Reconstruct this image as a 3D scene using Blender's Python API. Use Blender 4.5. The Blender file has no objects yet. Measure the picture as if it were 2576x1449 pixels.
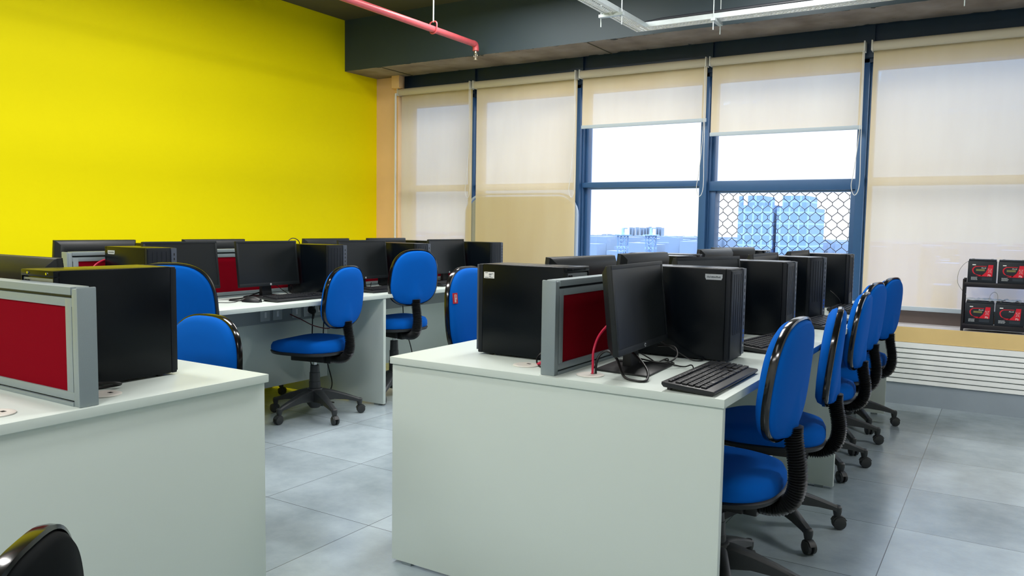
import bpy, bmesh, math, random
from mathutils import Vector, Matrix
random.seed(7)
C = bpy.context.scene.collection
PI = math.pi
def R(d): return math.radians(d)

# ------------------------------------------------------------------ materials
def lin(r, g, b):
    f = lambda c: (c/255/12.92) if c/255 <= .04045 else ((c/255+.055)/1.055)**2.4
    return (f(r), f(g), f(b), 1)
MATS = {}
def mat(name, col, rough=.5, metal=0., spec=.5, noise=0., nscale=12., bump=0., bscale=200., coat=0., rvar=0.):
    if name in MATS: return MATS[name]
    m = bpy.data.materials.new(name); m.use_nodes = True
    nt = m.node_tree; b = nt.nodes['Principled BSDF']
    b.inputs['Base Color'].default_value = col
    b.inputs['Roughness'].default_value = rough
    b.inputs['Metallic'].default_value = metal
    b.inputs['Specular IOR Level'].default_value = spec
    b.inputs['Coat Weight'].default_value = coat
    tc = nt.nodes.new('ShaderNodeTexCoord')
    if noise > 0 or rvar > 0:
        n = nt.nodes.new('ShaderNodeTexNoise'); n.inputs['Scale'].default_value = nscale; n.inputs['Detail'].default_value = 5
        nt.links.new(tc.outputs['Object'], n.inputs['Vector'])
        if noise > 0:
            mx = nt.nodes.new('ShaderNodeMix'); mx.data_type = 'RGBA'
            d = tuple(c*(1-noise) for c in col[:3])+(1,); l = tuple(min(1, c*(1+noise)) for c in col[:3])+(1,)
            mx.inputs['A'].default_value = d; mx.inputs['B'].default_value = l
            nt.links.new(n.outputs['Fac'], mx.inputs['Factor']); nt.links.new(mx.outputs['Result'], b.inputs['Base Color'])
        if rvar > 0:
            mr = nt.nodes.new('ShaderNodeMapRange'); mr.inputs['To Min'].default_value = max(0, rough-rvar); mr.inputs['To Max'].default_value = rough+rvar
            nt.links.new(n.outputs['Fac'], mr.inputs['Value']); nt.links.new(mr.outputs['Result'], b.inputs['Roughness'])
    if bump > 0:
        n2 = nt.nodes.new('ShaderNodeTexNoise'); n2.inputs['Scale'].default_value = bscale; n2.inputs['Detail'].default_value = 3
        nt.links.new(tc.outputs['Object'], n2.inputs['Vector'])
        bp = nt.nodes.new('ShaderNodeBump'); bp.inputs['Strength'].default_value = bump; bp.inputs['Distance'].default_value = .002
        nt.links.new(n2.outputs['Fac'], bp.inputs['Height']); nt.links.new(bp.outputs['Normal'], b.inputs['Normal'])
    MATS[name] = m
    return m
M_yellow = mat('yellow_paint', lin(248, 234, 0), .6, spec=.1, noise=.02, nscale=1.5, bump=.15, bscale=60)
M_white = mat('white_laminate', lin(200, 211, 205), .35, spec=.4, noise=.012, nscale=3, bump=.03, bscale=300)
M_edge = mat('laminate_edge', lin(206, 212, 200), .45)
M_blue = mat('blue_fabric', lin(0, 88, 180), .9, spec=.1, noise=.06, nscale=600, bump=.25, bscale=900)
M_blackfab = mat('black_fabric', lin(14, 20, 24), .9, spec=.1, noise=.1, nscale=600, bump=.2, bscale=900)
M_gloss = mat('glossy_black_plastic', lin(12, 13, 14), .14, spec=.6)
M_black = mat('black_plastic', lin(20, 23, 25), .5, noise=.1, nscale=60)
M_base = mat('chair_base_plastic', lin(42, 46, 48), .5, noise=.12, nscale=40, bump=.1, bscale=300)
M_case = mat('black_painted_steel', lin(5, 11, 17), .25, spec=.2, bump=.04, bscale=800)
M_bezel = mat('dark_bezel_plastic', lin(16, 22, 29), .5, spec=.25, noise=.08, nscale=200)
M_strip = mat('grey_port_strip', lin(62, 70, 82), .45)
M_dark = mat('dark_hole', lin(3, 3, 4), .8)
M_steel = mat('zinc_steel', lin(150, 156, 158), .4, metal=.7, noise=.08, nscale=40)
M_galv = mat('galvanised_steel', lin(196, 206, 208), .5, metal=.35, noise=.12, nscale=25)
M_chrome = mat('chrome', lin(210, 212, 215), .15, metal=1)
M_screen = mat('screen_glass', lin(14, 19, 21), .38, spec=.4)
M_monitor = mat('monitor_shell', lin(20, 25, 28), .45, spec=.35, noise=.06, nscale=150)
M_alu = mat('anodised_aluminium', lin(136, 148, 152), .42, metal=.25, noise=.05, nscale=300)
M_alud = mat('aluminium_groove', lin(46, 54, 58), .5, metal=.2)
M_red = mat('red_felt', lin(122, 3, 22), .95, spec=.05, noise=.08, nscale=500, bump=.2, bscale=900)
M_beam = mat('charcoal_paint', lin(50, 66, 74), .55, noise=.1, nscale=2.5, bump=.2, bscale=40)
M_ceil = mat('ceiling_paint', lin(78, 76, 62), .75, noise=.12, nscale=1.5, bump=.2, bscale=30)
M_lintel = mat('navy_paint', lin(24, 48, 72), .5, noise=.2, nscale=6)
M_frame = mat('flare_lifted_blue_aluminium', lin(50, 90, 134), .4, metal=.1, noise=.05, nscale=20)  # slate blue frame, its colour lightened to imitate lens flare haze
M_frame2 = mat('light_frame_bead', lin(128, 160, 196), .45, metal=.1)
M_tan = mat('tan_plaster', lin(244, 204, 152), .7, noise=.06, nscale=5, bump=.15, bscale=50)
M_wood = mat('beech_laminate', lin(228, 198, 134), .5, noise=.06, nscale=8)
M_ledge = mat('ledge_stone', lin(214, 212, 216), .3, noise=.03, nscale=20)
M_brown = mat('brown_frame_rail', lin(96, 84, 80), .5, noise=.1, nscale=30)
M_louvre = mat('white_slats', lin(238, 242, 240), .4, noise=.02)
M_kick = mat('grey_skirting', lin(150, 162, 172), .6, noise=.05, nscale=15)
M_pipe = mat('red_pipe_paint', lin(204, 88, 94), .4, noise=.12, nscale=25)
M_brass = mat('sprinkler_metal', lin(190, 180, 160), .3, metal=.9)
M_cable = mat('black_rubber', lin(8, 9, 10), .4)
M_cabler = mat('red_cable', lin(190, 20, 60), .4)
M_cablew = mat('grey_cable', lin(170, 165, 150), .5)
M_grom = mat('grommet_plastic', lin(214, 212, 204), .4)
M_key = mat('keycap_plastic', lin(26, 28, 31), .4)
M_sock = mat('socket_plastic', lin(170, 176, 176), .4)
M_trunk = mat('raceway_metal', lin(130, 138, 140), .5)
M_tag = mat('red_woven_tag', lin(176, 10, 30), .7)
M_lab = mat('silver_label', lin(176, 182, 186), .4)
M_ink = mat('label_ink', lin(70, 80, 84), .6)
M_wht = mat('printed_white', lin(228, 228, 226), .5)
M_board = mat('hardboard', lin(164, 164, 144), .8, noise=.1, nscale=60)
M_bfrm = mat('board_rim', lin(180, 196, 216), .4, metal=.2)
M_batt = mat('battery_case', lin(16, 24, 34), .45)
M_battred = mat('battery_red_print', lin(206, 10, 40), .45)
M_olive = mat('battery_olive_print', lin(120, 118, 66), .5)
M_rack = mat('rack_black_paint', lin(22, 18, 24), .35)
M_wrap = mat('clear_wrap', lin(190, 186, 170), .25, spec=.6)
M_back = mat('grey_back_wall', lin(205, 208, 206), .7)
M_lblue = mat('usb_blue', lin(20, 90, 190), .4)
M_logo = mat('badge_silver', lin(208, 212, 214), .3, metal=.3)
M_dkey = mat('dark_print', lin(12, 12, 14), .5)

def floor_mat():
    m = bpy.data.materials.new('grey_floor_tiles'); m.use_nodes = True; nt = m.node_tree; b = nt.nodes['Principled BSDF']
    tc = nt.nodes.new('ShaderNodeTexCoord'); sep = nt.nodes.new('ShaderNodeSeparateXYZ'); nt.links.new(tc.outputs['Object'], sep.inputs[0])
    def mth(op, a, bb=None):
        n = nt.nodes.new('ShaderNodeMath'); n.operation = op
        for i, v in enumerate((a, bb)):
            if v is None: continue
            if isinstance(v, (int, float)): n.inputs[i].default_value = v
            else: nt.links.new(v, n.inputs[i])
        return n.outputs[0]
    ds = []; ids = []
    for ax, off in (('X', .34), ('Y', .04)):
        u = mth('DIVIDE', mth('ADD', sep.outputs[ax], off+60), .6)
        f = mth('FRACT', u); ids.append(mth('FLOOR', u))
        ds.append(mth('MINIMUM', f, mth('SUBTRACT', 1, f)))
    d = mth('MINIMUM', ds[0], ds[1]); line = mth('LESS_THAN', d, .0026)
    cmb = nt.nodes.new('ShaderNodeCombineXYZ'); nt.links.new(ids[0], cmb.inputs[0]); nt.links.new(ids[1], cmb.inputs[1])
    wn = nt.nodes.new('ShaderNodeTexWhiteNoise'); wn.noise_dimensions = '3D'; nt.links.new(cmb.outputs[0], wn.inputs['Vector'])
    n = nt.nodes.new('ShaderNodeTexNoise'); n.inputs['Scale'].default_value = 3; n.inputs['Detail'].default_value = 8; n.inputs['Roughness'].default_value = .65
    nt.links.new(tc.outputs['Object'], n.inputs['Vector'])
    s = mth('ADD', mth('MULTIPLY', n.outputs['Fac'], .7), mth('MULTIPLY', wn.outputs['Value'], .16))
    cr = nt.nodes.new('ShaderNodeValToRGB'); cr.color_ramp.elements[0].color = lin(126, 140, 146); cr.color_ramp.elements[1].color = lin(186, 200, 208)
    cr.color_ramp.elements[0].position = .2; cr.color_ramp.elements[1].position = .75
    nt.links.new(s, cr.inputs[0])
    mx = nt.nodes.new('ShaderNodeMix'); mx.data_type = 'RGBA'; mx.inputs['B'].default_value = lin(84, 90, 92)
    nt.links.new(line, mx.inputs['Factor']); nt.links.new(cr.outputs[0], mx.inputs['A']); nt.links.new(mx.outputs['Result'], b.inputs['Base Color'])
    rr = mth('ADD', .14, mth('MULTIPLY', n.outputs['Fac'], .16)); nt.links.new(rr, b.inputs['Roughness'])
    b.inputs['Specular IOR Level'].default_value = .65
    return m
M_floor = floor_mat()

def soffit_mat():
    m = bpy.data.materials.new('rough_concrete_soffit'); m.use_nodes = True; nt = m.node_tree; b = nt.nodes['Principled BSDF']
    tc = nt.nodes.new('ShaderNodeTexCoord'); n = nt.nodes.new('ShaderNodeTexNoise'); n.inputs['Scale'].default_value = 4; n.inputs['Detail'].default_value = 9
    nt.links.new(tc.outputs['Object'], n.inputs['Vector'])
    cr = nt.nodes.new('ShaderNodeValToRGB'); e = cr.color_ramp.elements
    e[0].position = .3; e[0].color = lin(112, 100, 92); e[1].position = .7; e[1].color = lin(150, 140, 134)
    nt.links.new(n.outputs['Fac'], cr.inputs[0])
    # scattered dark chips left by the form boards
    mp = nt.nodes.new('ShaderNodeMapping'); mp.inputs['Scale'].default_value = (5, 22, 1)
    nt.links.new(tc.outputs['Object'], mp.inputs['Vector'])
    v = nt.nodes.new('ShaderNodeTexNoise'); v.inputs['Scale'].default_value = 1.6; v.inputs['Detail'].default_value = 4
    nt.links.new(mp.outputs[0], v.inputs['Vector'])
    c2 = nt.nodes.new('ShaderNodeMath'); c2.operation = 'GREATER_THAN'; c2.inputs[1].default_value = .735; nt.links.new(v.outputs['Fac'], c2.inputs[0])
    # charcoal paint lapping raggedly over the two long edges
    sp = nt.nodes.new('ShaderNodeSeparateXYZ'); nt.links.new(tc.outputs['Object'], sp.inputs[0])
    rn = nt.nodes.new('ShaderNodeTexNoise'); rn.inputs['Scale'].default_value = 9; rn.inputs['Detail'].default_value = 6; nt.links.new(tc.outputs['Object'], rn.inputs['Vector'])
    def mth(op, a, b_):
        q = nt.nodes.new('ShaderNodeMath'); q.operation = op
        for i, v_ in enumerate((a, b_)):
            if isinstance(v_, (int, float)): q.inputs[i].default_value = v_
            else: nt.links.new(v_, q.inputs[i])
        return q.outputs[0]
    wv = mth('MULTIPLY', mth('SUBTRACT', rn.outputs['Fac'], .50), .24)
    near = mth('LESS_THAN', sp.outputs['Y'], mth('ADD', wv, 5.925)); far_ = mth('GREATER_THAN', sp.outputs['Y'], mth('SUBTRACT', 6.425, wv))
    c2 = mth('MAXIMUM', mth('MAXIMUM', near, far_), c2.outputs[0]).node
    mx = nt.nodes.new('ShaderNodeMix'); mx.data_type = 'RGBA'; mx.inputs['B'].default_value = lin(40, 46, 48)
    nt.links.new(c2.outputs[0], mx.inputs['Factor']); nt.links.new(cr.outputs[0], mx.inputs['A']); nt.links.new(mx.outputs['Result'], b.inputs['Base Color'])
    b.inputs['Roughness'].default_value = .8
    bp = nt.nodes.new('ShaderNodeBump'); bp.inputs['Strength'].default_value = .3; bp.inputs['Distance'].default_value = .01
    nt.links.new(n.outputs['Fac'], bp.inputs['Height']); nt.links.new(bp.outputs['Normal'], b.inputs['Normal'])
    return m
M_soffit = soffit_mat()

def blind_mat(name='blind_fabric', tr=.18):
    m = bpy.data.materials.new(name); m.use_nodes = True; nt = m.node_tree; nt.nodes.clear()
    out = nt.nodes.new('ShaderNodeOutputMaterial'); tc = nt.nodes.new('ShaderNodeTexCoord')
    n = nt.nodes.new('ShaderNodeTexNoise'); n.inputs['Scale'].default_value = 2.2; n.inputs['Detail'].default_value = 6
    mp = nt.nodes.new('ShaderNodeMapping'); mp.inputs['Scale'].default_value = (3, 1, .5)
    nt.links.new(tc.outputs['Object'], mp.inputs['Vector']); nt.links.new(mp.outputs[0], n.inputs['Vector'])
    cr = nt.nodes.new('ShaderNodeValToRGB'); e = cr.color_ramp.elements
    e[0].position = .25; e[0].color = lin(240, 218, 168); e[1].position = .8; e[1].color = lin(248, 230, 186)
    nt.links.new(n.outputs['Fac'], cr.inputs[0])
    d = nt.nodes.new('ShaderNodeBsdfDiffuse'); t = nt.nodes.new('ShaderNodeBsdfTranslucent'); p = nt.nodes.new('ShaderNodeBsdfTransparent')
    p.inputs['Color'].default_value = (.22, .5, 1, 1)
    nt.links.new(cr.outputs[0], d.inputs['Color']); t.inputs['Color'].default_value = lin(240, 230, 216)
    m1 = nt.nodes.new('ShaderNodeMixShader'); m1.inputs[0].default_value = .27
    nt.links.new(d.outputs[0], m1.inputs[1]); nt.links.new(t.outputs[0], m1.inputs[2])
    m2 = nt.nodes.new('ShaderNodeMixShader'); m2.inputs[0].default_value = tr
    nt.links.new(m1.outputs[0], m2.inputs[1]); nt.links.new(p.outputs[0], m2.inputs[2])
    nt.links.new(m2.outputs[0], out.inputs[0])
    return m
M_blind = blind_mat()

def glass_mat():
    m = bpy.data.materials.new('window_glass'); m.use_nodes = True; nt = m.node_tree; nt.nodes.clear()
    out = nt.nodes.new('ShaderNodeOutputMaterial'); g = nt.nodes.new('ShaderNodeBsdfGlossy'); g.inputs['Roughness'].default_value = .02
    t = nt.nodes.new('ShaderNodeBsdfTransparent'); t.inputs['Color'].default_value = (.96, .98, 1, 1)
    lw = nt.nodes.new('ShaderNodeFresnel'); lw.inputs['IOR'].default_value = 1.35
    mx = nt.nodes.new('ShaderNodeMixShader'); nt.links.new(lw.outputs[0], mx.inputs[0]); nt.links.new(t.outputs[0], mx.inputs[1]); nt.links.new(g.outputs[0], mx.inputs[2])
    nt.links.new(mx.outputs[0], out.inputs[0]); return m
M_glass = glass_mat()

def perf_mat():
    return mat('perforated_tray', lin(244, 244, 240), .5, metal=0., noise=.05, nscale=30)
M_perf = perf_mat()

# ------------------------------------------------------------------ mesh builder
class MB:
    def __init__(s): s.v = []; s.f = []; s.mi = []; s.m = 0
    def add(s, vs, fs):
        o = len(s.v); s.v += [tuple(v) for v in vs]
        for f in fs: s.f.append(tuple(i+o for i in f)); s.mi.append(s.m)
        return s
    def box(s, x0, x1, y0, y1, z0, z1, mtx=None):
        vs = [Vector((x, y, z)) for x in (x0, x1) for y in (y0, y1) for z in (z0, z1)]
        if mtx is not None: vs = [mtx @ v for v in vs]
        return s.add(vs, [(0, 1, 3, 2), (4, 6, 7, 5), (0, 4, 5, 1), (2, 3, 7, 6), (0, 2, 6, 4), (1, 5, 7, 3)])
    def loft(s, rings, cap0=True, cap1=True, closed=True):
        n = len(rings[0]); vs = [p for r in rings for p in r]; fs = []
        for i in range(len(rings)-1):
            for j in range(n if closed else n-1):
                k = (j+1) % n; fs.append((i*n+j, i*n+k, (i+1)*n+k, (i+1)*n+j))
        if cap0: fs.append(tuple(range(n-1, -1, -1)))
        if cap1: fs.append(tuple((len(rings)-1)*n+j for j in range(n)))
        return s.add(vs, fs)
    def lathe(s, prof, n=20, c=(0, 0, 0), mtx=None):
        rings = [[Vector((c[0]+r*math.cos(2*PI*j/n), c[1]+r*math.sin(2*PI*j/n), c[2]+z)) for j in range(n)] for r, z in prof]
        if mtx is not None: rings = [[mtx @ p for p in r] for r in rings]
        return s.loft(rings)
    def tube(s, pts, rad, n=8, smooth=4, flat=1.):
        P = [Vector(p) for p in pts]
        if smooth > 1 and len(P) > 2:
            Q = []; ext = [2*P[0]-P[1]]+P+[2*P[-1]-P[-2]]
            for i in range(1, len(ext)-2):
                a, b, c, d = ext[i-1:i+3]
                for k in range(smooth):
                    t = k/smooth
                    Q.append(.5*((2*b)+(c-a)*t+(2*a-5*b+4*c-d)*t*t+(3*b-a-3*c+d)*t**3))
            Q.append(P[-1]); P = Q
        rings = []; prev = None
        for i, p in enumerate(P):
            t = (P[min(i+1, len(P)-1)]-P[max(i-1, 0)]).normalized()
            if prev is None:
                u = t.orthogonal().normalized()
            else:
                u = (prev-t*prev.dot(t)); u = u.normalized() if u.length > 1e-6 else t.orthogonal().normalized()
            prev = u; w = t.cross(u); r = rad(i/(len(P)-1)) if callable(rad) else rad
            rings.append([p+u*r*math.cos(2*PI*j/n)+w*r*flat*math.sin(2*PI*j/n) for j in range(n)])
        return s.loft(rings)
    def mesh(s, name, mats, smooth=None, bevel=0):
        me = bpy.data.meshes.new(name); me.from_pydata(s.v, [], s.f); 
        for m in (mats if isinstance(mats, (list, tuple)) else [mats]): me.materials.append(m)
        if any(s.mi): me.polygons.foreach_set('material_index', s.mi)
        bm = bmesh.new(); bm.from_mesh(me); bmesh.ops.recalc_face_normals(bm, faces=bm.faces)
        if bevel > 0:
            es = [e for e in bm.edges if len(e.link_faces) == 2 and e.calc_face_angle(0) > R(35)]
            bmesh.ops.bevel(bm, geom=es, offset=bevel, segments=2, affect='EDGES', profile=.6, clamp_overlap=True)
            smooth = smooth or 50
        bm.to_mesh(me); bm.free()
        if smooth:
            me.polygons.foreach_set('use_smooth', [True]*len(me.polygons)); me.set_sharp_from_angle(angle=R(smooth))
        me.update(); return me
    def build(s, name, mats, parent=None, smooth=None, bevel=0, label=None):
        return link(name, s.mesh(name, mats, smooth, bevel), parent, label)
def link(name, me, parent=None, label=None):
    o = bpy.data.objects.new(name, me); C.objects.link(o)
    if parent: o.parent = parent
    if label: o['label'] = label
    return o
def thing(name, label, cat, loc=(0, 0, 0), rz=0, group=None):
    o = bpy.data.objects.new(name, None); C.objects.link(o); o.empty_display_size = .1
    o.location = loc; o.rotation_euler = (0, 0, R(rz)); return tag(o, label, cat, group)
def tag(o, label, cat, group=None, kind=None):
    o['label'] = label; o['category'] = cat
    if group: o['group'] = group
    if kind: o['kind'] = kind
    return o
def struct(o): o['kind'] = 'structure'; return o
CACHE = {}
def cpart(key, name, parent, fn, label=None):
    if key not in CACHE: CACHE[key] = fn()
    return link(name, CACHE[key], parent, label)
def text(body, size, name, m, parent, mtx, depth=.0004, label=None, shear=0, align='CENTER'):
    key = ('text', body, size, m.name, shear, align)
    if key not in CACHE:
        cu = bpy.data.curves.new('t', 'FONT'); cu.body = body; cu.size = size; cu.extrude = depth; cu.shear = shear
        cu.align_x = align; cu.align_y = 'CENTER'; cu.resolution_u = 2
        ob = bpy.data.objects.new('t', cu); C.objects.link(ob)
        dg = bpy.context.evaluated_depsgraph_get(); me = bpy.data.meshes.new_from_object(ob.evaluated_get(dg))
        bpy.data.objects.remove(ob); bpy.data.curves.remove(cu); me.materials.clear(); me.materials.append(m); CACHE[key] = me
    o = link(name, CACHE[key], parent, label); o.matrix_local = mtx; return o
def face_px(x, y, z): return Matrix.Translation((x, y, z)) @ Matrix.Rotation(R(90), 4, 'Z') @ Matrix.Rotation(R(90), 4, 'X')   # faces local +X
def face_nx(x, y, z): return Matrix.Translation((x, y, z)) @ Matrix.Rotation(R(-90), 4, 'Z') @ Matrix.Rotation(R(90), 4, 'X')
def face_ny(x, y, z): return Matrix.Translation((x, y, z)) @ Matrix.Rotation(R(90), 4, 'X')
def face_py(x, y, z): return Matrix.Translation((x, y, z)) @ Matrix.Rotation(R(180), 4, 'Z') @ Matrix.Rotation(R(90), 4, 'X')

# ------------------------------------------------------------------ room shell
XL, XR, YB, YW, ZC = -5.70, 3.2, -3.0, 6.2, 3.22
struct(MB().box(XL-.1, XR+.1, YB-.1, 6.75, -.1, 0).build('floor', M_floor))
struct(MB().box(XL-.2, XR+.2, YB-.2, 6.75, ZC, ZC+.15).build('ceiling', M_ceil))
struct(MB().box(XL-.2, XL, YB-.2, 6.40, 0, ZC).build('wall_left', M_yellow))
struct(MB().box(XR, XR+.2, YB-.2, 6.75, 0, ZC).build('wall_right', M_back))
struct(MB().box(XL, XR, YB-.2, YB, 0, ZC).build('wall_back', M_back))
# tan pier between the yellow wall and the first window, with its small corbel
struct(MB().box(XL-.2, -5.41, 6.43, 6.70, 2.72, ZC).box(XL-.2, -5.41, 6.40, 6.70, 0, 2.725).box(-5.44, -5.34, 6.33, 6.40, 2.60, 2.725).build('trim_1', M_tan, bevel=.004))
# concrete beam: front face painted charcoal, soffit left rough, paint edge ragged
bm_ = MB()
n = 220; x0, x1 = XL, XR
def rag(x, s): return .0012*math.sin(x*23+s)+.0012*math.sin(x*61+s*2)
fr, lo, hi = [], [], []
for i in range(n+1):
    x = x0+(x1-x0)*i/n
    step = .018 if x > -3.02 else 0.
    fr.append((x, 5.93, 2.725-rag(x, 2)*.6)); lo.append((x, 6.42, 2.725)); hi.append((x, 5.93, ZC))
mid = [(p[0], 5.93, 2.79) for p in fr]
bm_.m = 0; bm_.loft([hi, mid], False, False, False); bm_.loft([mid, fr], False, False, False)
bm_.m = 1; bm_.loft([fr, lo], False, False, False)
bm_.m = 0; bm_.add([(x0, 6.42, 2.725), (x1, 6.42, 2.725), (x1, 6.42, ZC), (x0, 6.42, ZC)], [(0, 1, 2, 3)])
struct(bm_.build('trim_2', [M_beam, M_soffit]))
struct(MB().box(-3.024, -3.016, 5.935, 6.42, 2.7195, 2.7245).box(-5.23, -5.222, 5.945, 6.42, 2.7195, 2.7245).build('trim_3', M_ceil))
# lintel above the blinds with mullion stubs
lt = MB().box(-5.41, XR, 6.50, 6.70, 2.47, ZC)
MX = [-4.56, -3.385, -2.20, -.985, .24, 1.45, 2.65]
for x in MX: lt.box(x-.06, x+.06, 6.47, 6.50, 2.50, ZC)
struct(lt.build('trim_4', M_lintel))
# window bays
B = [-5.41]+MX
WALLX = [(a, b) for a, b in zip(B[:-1], B[1:])]
for i, x in enumerate(MX):
    struct(MB().box(x-.03, x+.03, 6.50, 6.70, .64, 2.50).box(x+.03, x+.042, 6.55, 6.70, .64, 2.50).build('trim_%d' % (5+i), M_frame, bevel=.003))
for i, (a, b) in enumerate(WALLX):
    l = a+(.042 if i else 0); r = b-.03
    th = .0395 if i == 3 else .022
    zt = 1.575 if i == 3 else 1.60
    w = MB().box(l, r, 6.54, 6.68, zt-th, zt+th).box(l, r, 6.52, 6.70, .56, .66).box(l, r, 6.56, 6.70, 2.44, 2.50)
    w.box(l, l+.025, 6.60, 6.68, .66, 2.44).box(r-.02, r, 6.60, 6.68, .66, 2.44)
    if i == 3: w.box(l, l+.05, 6.56, 6.68, .66, zt).box(r-.04, r, 6.56, 6.68, .66, zt)
    wo = struct(w.build('window_%d' % (i+1), M_frame, bevel=.002))
    MB().box(l, r, 6.662, 6.666, .66, zt).box(l, r, 6.662, 6.666, zt, 2.44).build('pane', M_glass, wo)
    MB().box(l+.024, r-.02, 6.60, 6.66, zt-th-.014, zt-th).box(l+.024, r-.02, 6.60, 6.66, zt+th, zt+th+.006).build('glazing_bead', M_frame2, wo)
struct(MB().box(MX[-1]+.03, XR, 6.50, 6.70, .56, 2.5).build('wall_window', M_back))
# sill: brown rail, stone ledge, beech fascia, slatted grille, skirting
struct(MB().box(-5.41, XR, 6.48, 6.70, .552, .645).build('trim_20', M_brown))
struct(MB().box(-5.41, XR, 6.205, 6.70, .535, .552).build('trim_21', M_ledge))
struct(MB().box(-5.41, XR, 6.20, 6.23, .445, .5515).box(-5.41, XR, 6.23, 6.70, .445, .535).build('trim_22', M_wood))
gr = MB(); gr.box(-5.41, XR, 6.22, 6.26, .15, .445)
zs = [.15, .185, .222, .258, .294, .330, .366, .400, .445]
for a, b in zip(zs[:-1], zs[1:]):
    y = 6.19
    gr.loft([[(x, y+.006, a+.0025), (x, y, a+.006), (x, y+.004, b-.0025), (x, y+.03, b-.002), (x, y+.03, a+.002)] for x in (-5.41, XR)])
struct(gr.build('trim_23', M_louvre))
struct(MB().box(-5.41, XR, 6.20, 6.26, 0, .15).build('baseboard_window', M_kick))
struct(MB().box(-5.41, XR, 6.26, 6.75, 0, .445).build('wall_front', M_kick))

# ------------------------------------------------------------------ roller blinds
BL = [(-5.39, -4.502, .66, 'pale roller blind pulled fully down beside the tan pier'),
      (-4.45, -3.357, .66, 'creased roller blind pulled down with the rounded board standing behind it'),
      (-3.305, -2.17, 2.105, 'half raised roller blind left of the window with the wire mesh'),
      (-2.127, -.983, 1.985, 'half raised roller blind above the window with the wire mesh'),
      (-.923, .21, .66, 'wide roller blind pulled down behind the battery rack')]
for i, (a, b, z0, lab) in enumerate(BL):
    t = thing('roller_blind', lab, 'blind', ((a+b)/2, 6.40, z0), 0, 'roller blinds on the window wall')
    w = (b-a)/2; h = 2.565-z0
    nx, nz = 36, 30; vs = []; fs = []
    for k in range(nz+1):
        for j in range(nx+1):
            x = -w+2*w*j/nx; z = h*k/nz; y = .034
            y += .0025*math.sin(x*5+i)
            if i == 1:   # diagonal creases
                s = (x+.36)-(z-1.0)*.20
                y += .012*math.exp(-(s/.05)**2)*min(1, z/1.2) + .006*math.exp(-((s-.12)/.04)**2)*min(1, z/1.5)
            if i == 3:
                s = (x+.25)-(z-.2)*.8
                y += .003*math.sin(s*60)*math.exp(-(s/.12)**2)
            if i == 0: y += .012*math.exp(-((z-.35+x*.25)/.05)**2)
            vs.append((x, y, z))
    for k in range(nz):
        for j in range(nx):
            q = k*(nx+1)+j; fs.append((q, q+1, q+nx+2, q+nx+1))
    MB().add(vs, fs).build('fabric', M_blind, t, 80)
    rm = Matrix.Translation((0, 0, h)) @ Matrix.Rotation(R(90), 4, 'Y')
    MB().lathe([(.034, -w-.004), (.034, w+.004)], 20, mtx=rm).build('roller_tube', mat('blind_roller', lin(200, 192, 172), .7), t, 50)
    MB().box(-w-.004, w+.004, .025, .043, -.012, .018).build('bottom_bar', mat('blind_bar', lin(176, 190, 200), .5), t, bevel=.003)
    for s in (-1, 1): MB().box(s*(w+.005)-.005, s*(w+.005)+.005, -.036, .05, h-.036, h+.040).build('bracket', M_grom, t, bevel=.004)
    if i != 4:
        cx = w-.008; zb = (1.485-z0)
        MB().tube([(cx+.004, -.02, h-.03), (cx+.006, -.015, (h+zb)/2), (cx-.02, -.012, zb+.2), (cx-.036, -.012, zb+.07), (cx-.01, -.012, zb), (cx+.020, -.010, zb+.08), (cx+.016, -.01, zb+.4), (cx+.012, -.01, h-.03)], .0028, 6, 6).build('pull_cord', M_wht, t, 60)
# slim white tube added for the lit edge of the first blind
tag(MB().tube([(-5.402, 6.35, .56), (-5.402, 6.35, 1.2), (-5.402, 6.352, 2.55)], .011, 10, 3).build('lit_blind_edge', M_wht, None, 60), 'thin white vertical tube standing in for the lit edge of the first blind', 'pipe')

# rounded board standing on the ledge behind the second blind
def rrect(w, h, r, n=8, k=(1, 1, 1, 1)):
    pts = []
    for ci, (cx, cz, a0) in enumerate(((w/2-r, h-r, 0), (-w/2+r, h-r, 90), (-w/2+.03, .03, 180), (w/2-.03, .03, 270))):
        rr = r if ci < 2 else .03
        for i in range(n+1):
            a = R(a0+90*i/n); pts.append((cx+rr*math.cos(a), cz+rr*math.sin(a)))
    return pts
t = thing('display_board', 'rounded white-rimmed board standing on the ledge behind the second blind', 'board', (-3.968, 6.474, .553))
o = rrect(1.245, .975, .20); inn = rrect(1.185, .945, .175)
MB().loft([[(x, -.008, z) for x, z in inn], [(x, .006, z) for x, z in inn]]).build('panel', M_board, t)
MB().loft([[(x, -.014, z) for x, z in o], [(x, .012, z) for x, z in o], [(x, .012, z+.015) for x, z in inn], [(x, -.014, z+.015) for x, z in inn], [(x, -.014, z) for x, z in o]], False, False).build('rim', M_bfrm, t, 40)
for x, z, rz in ((-.598, .79, 40), (-.60, .73, 60), (-.598, .50, 85)):
    MB().box(-.025, .025, -.0095, -.0085, -.010, .010, Matrix.Translation((x, -.006, z)) @ Matrix.Rotation(R(rz), 4, 'Y')).build('tape_strip', M_wht, t)

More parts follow.
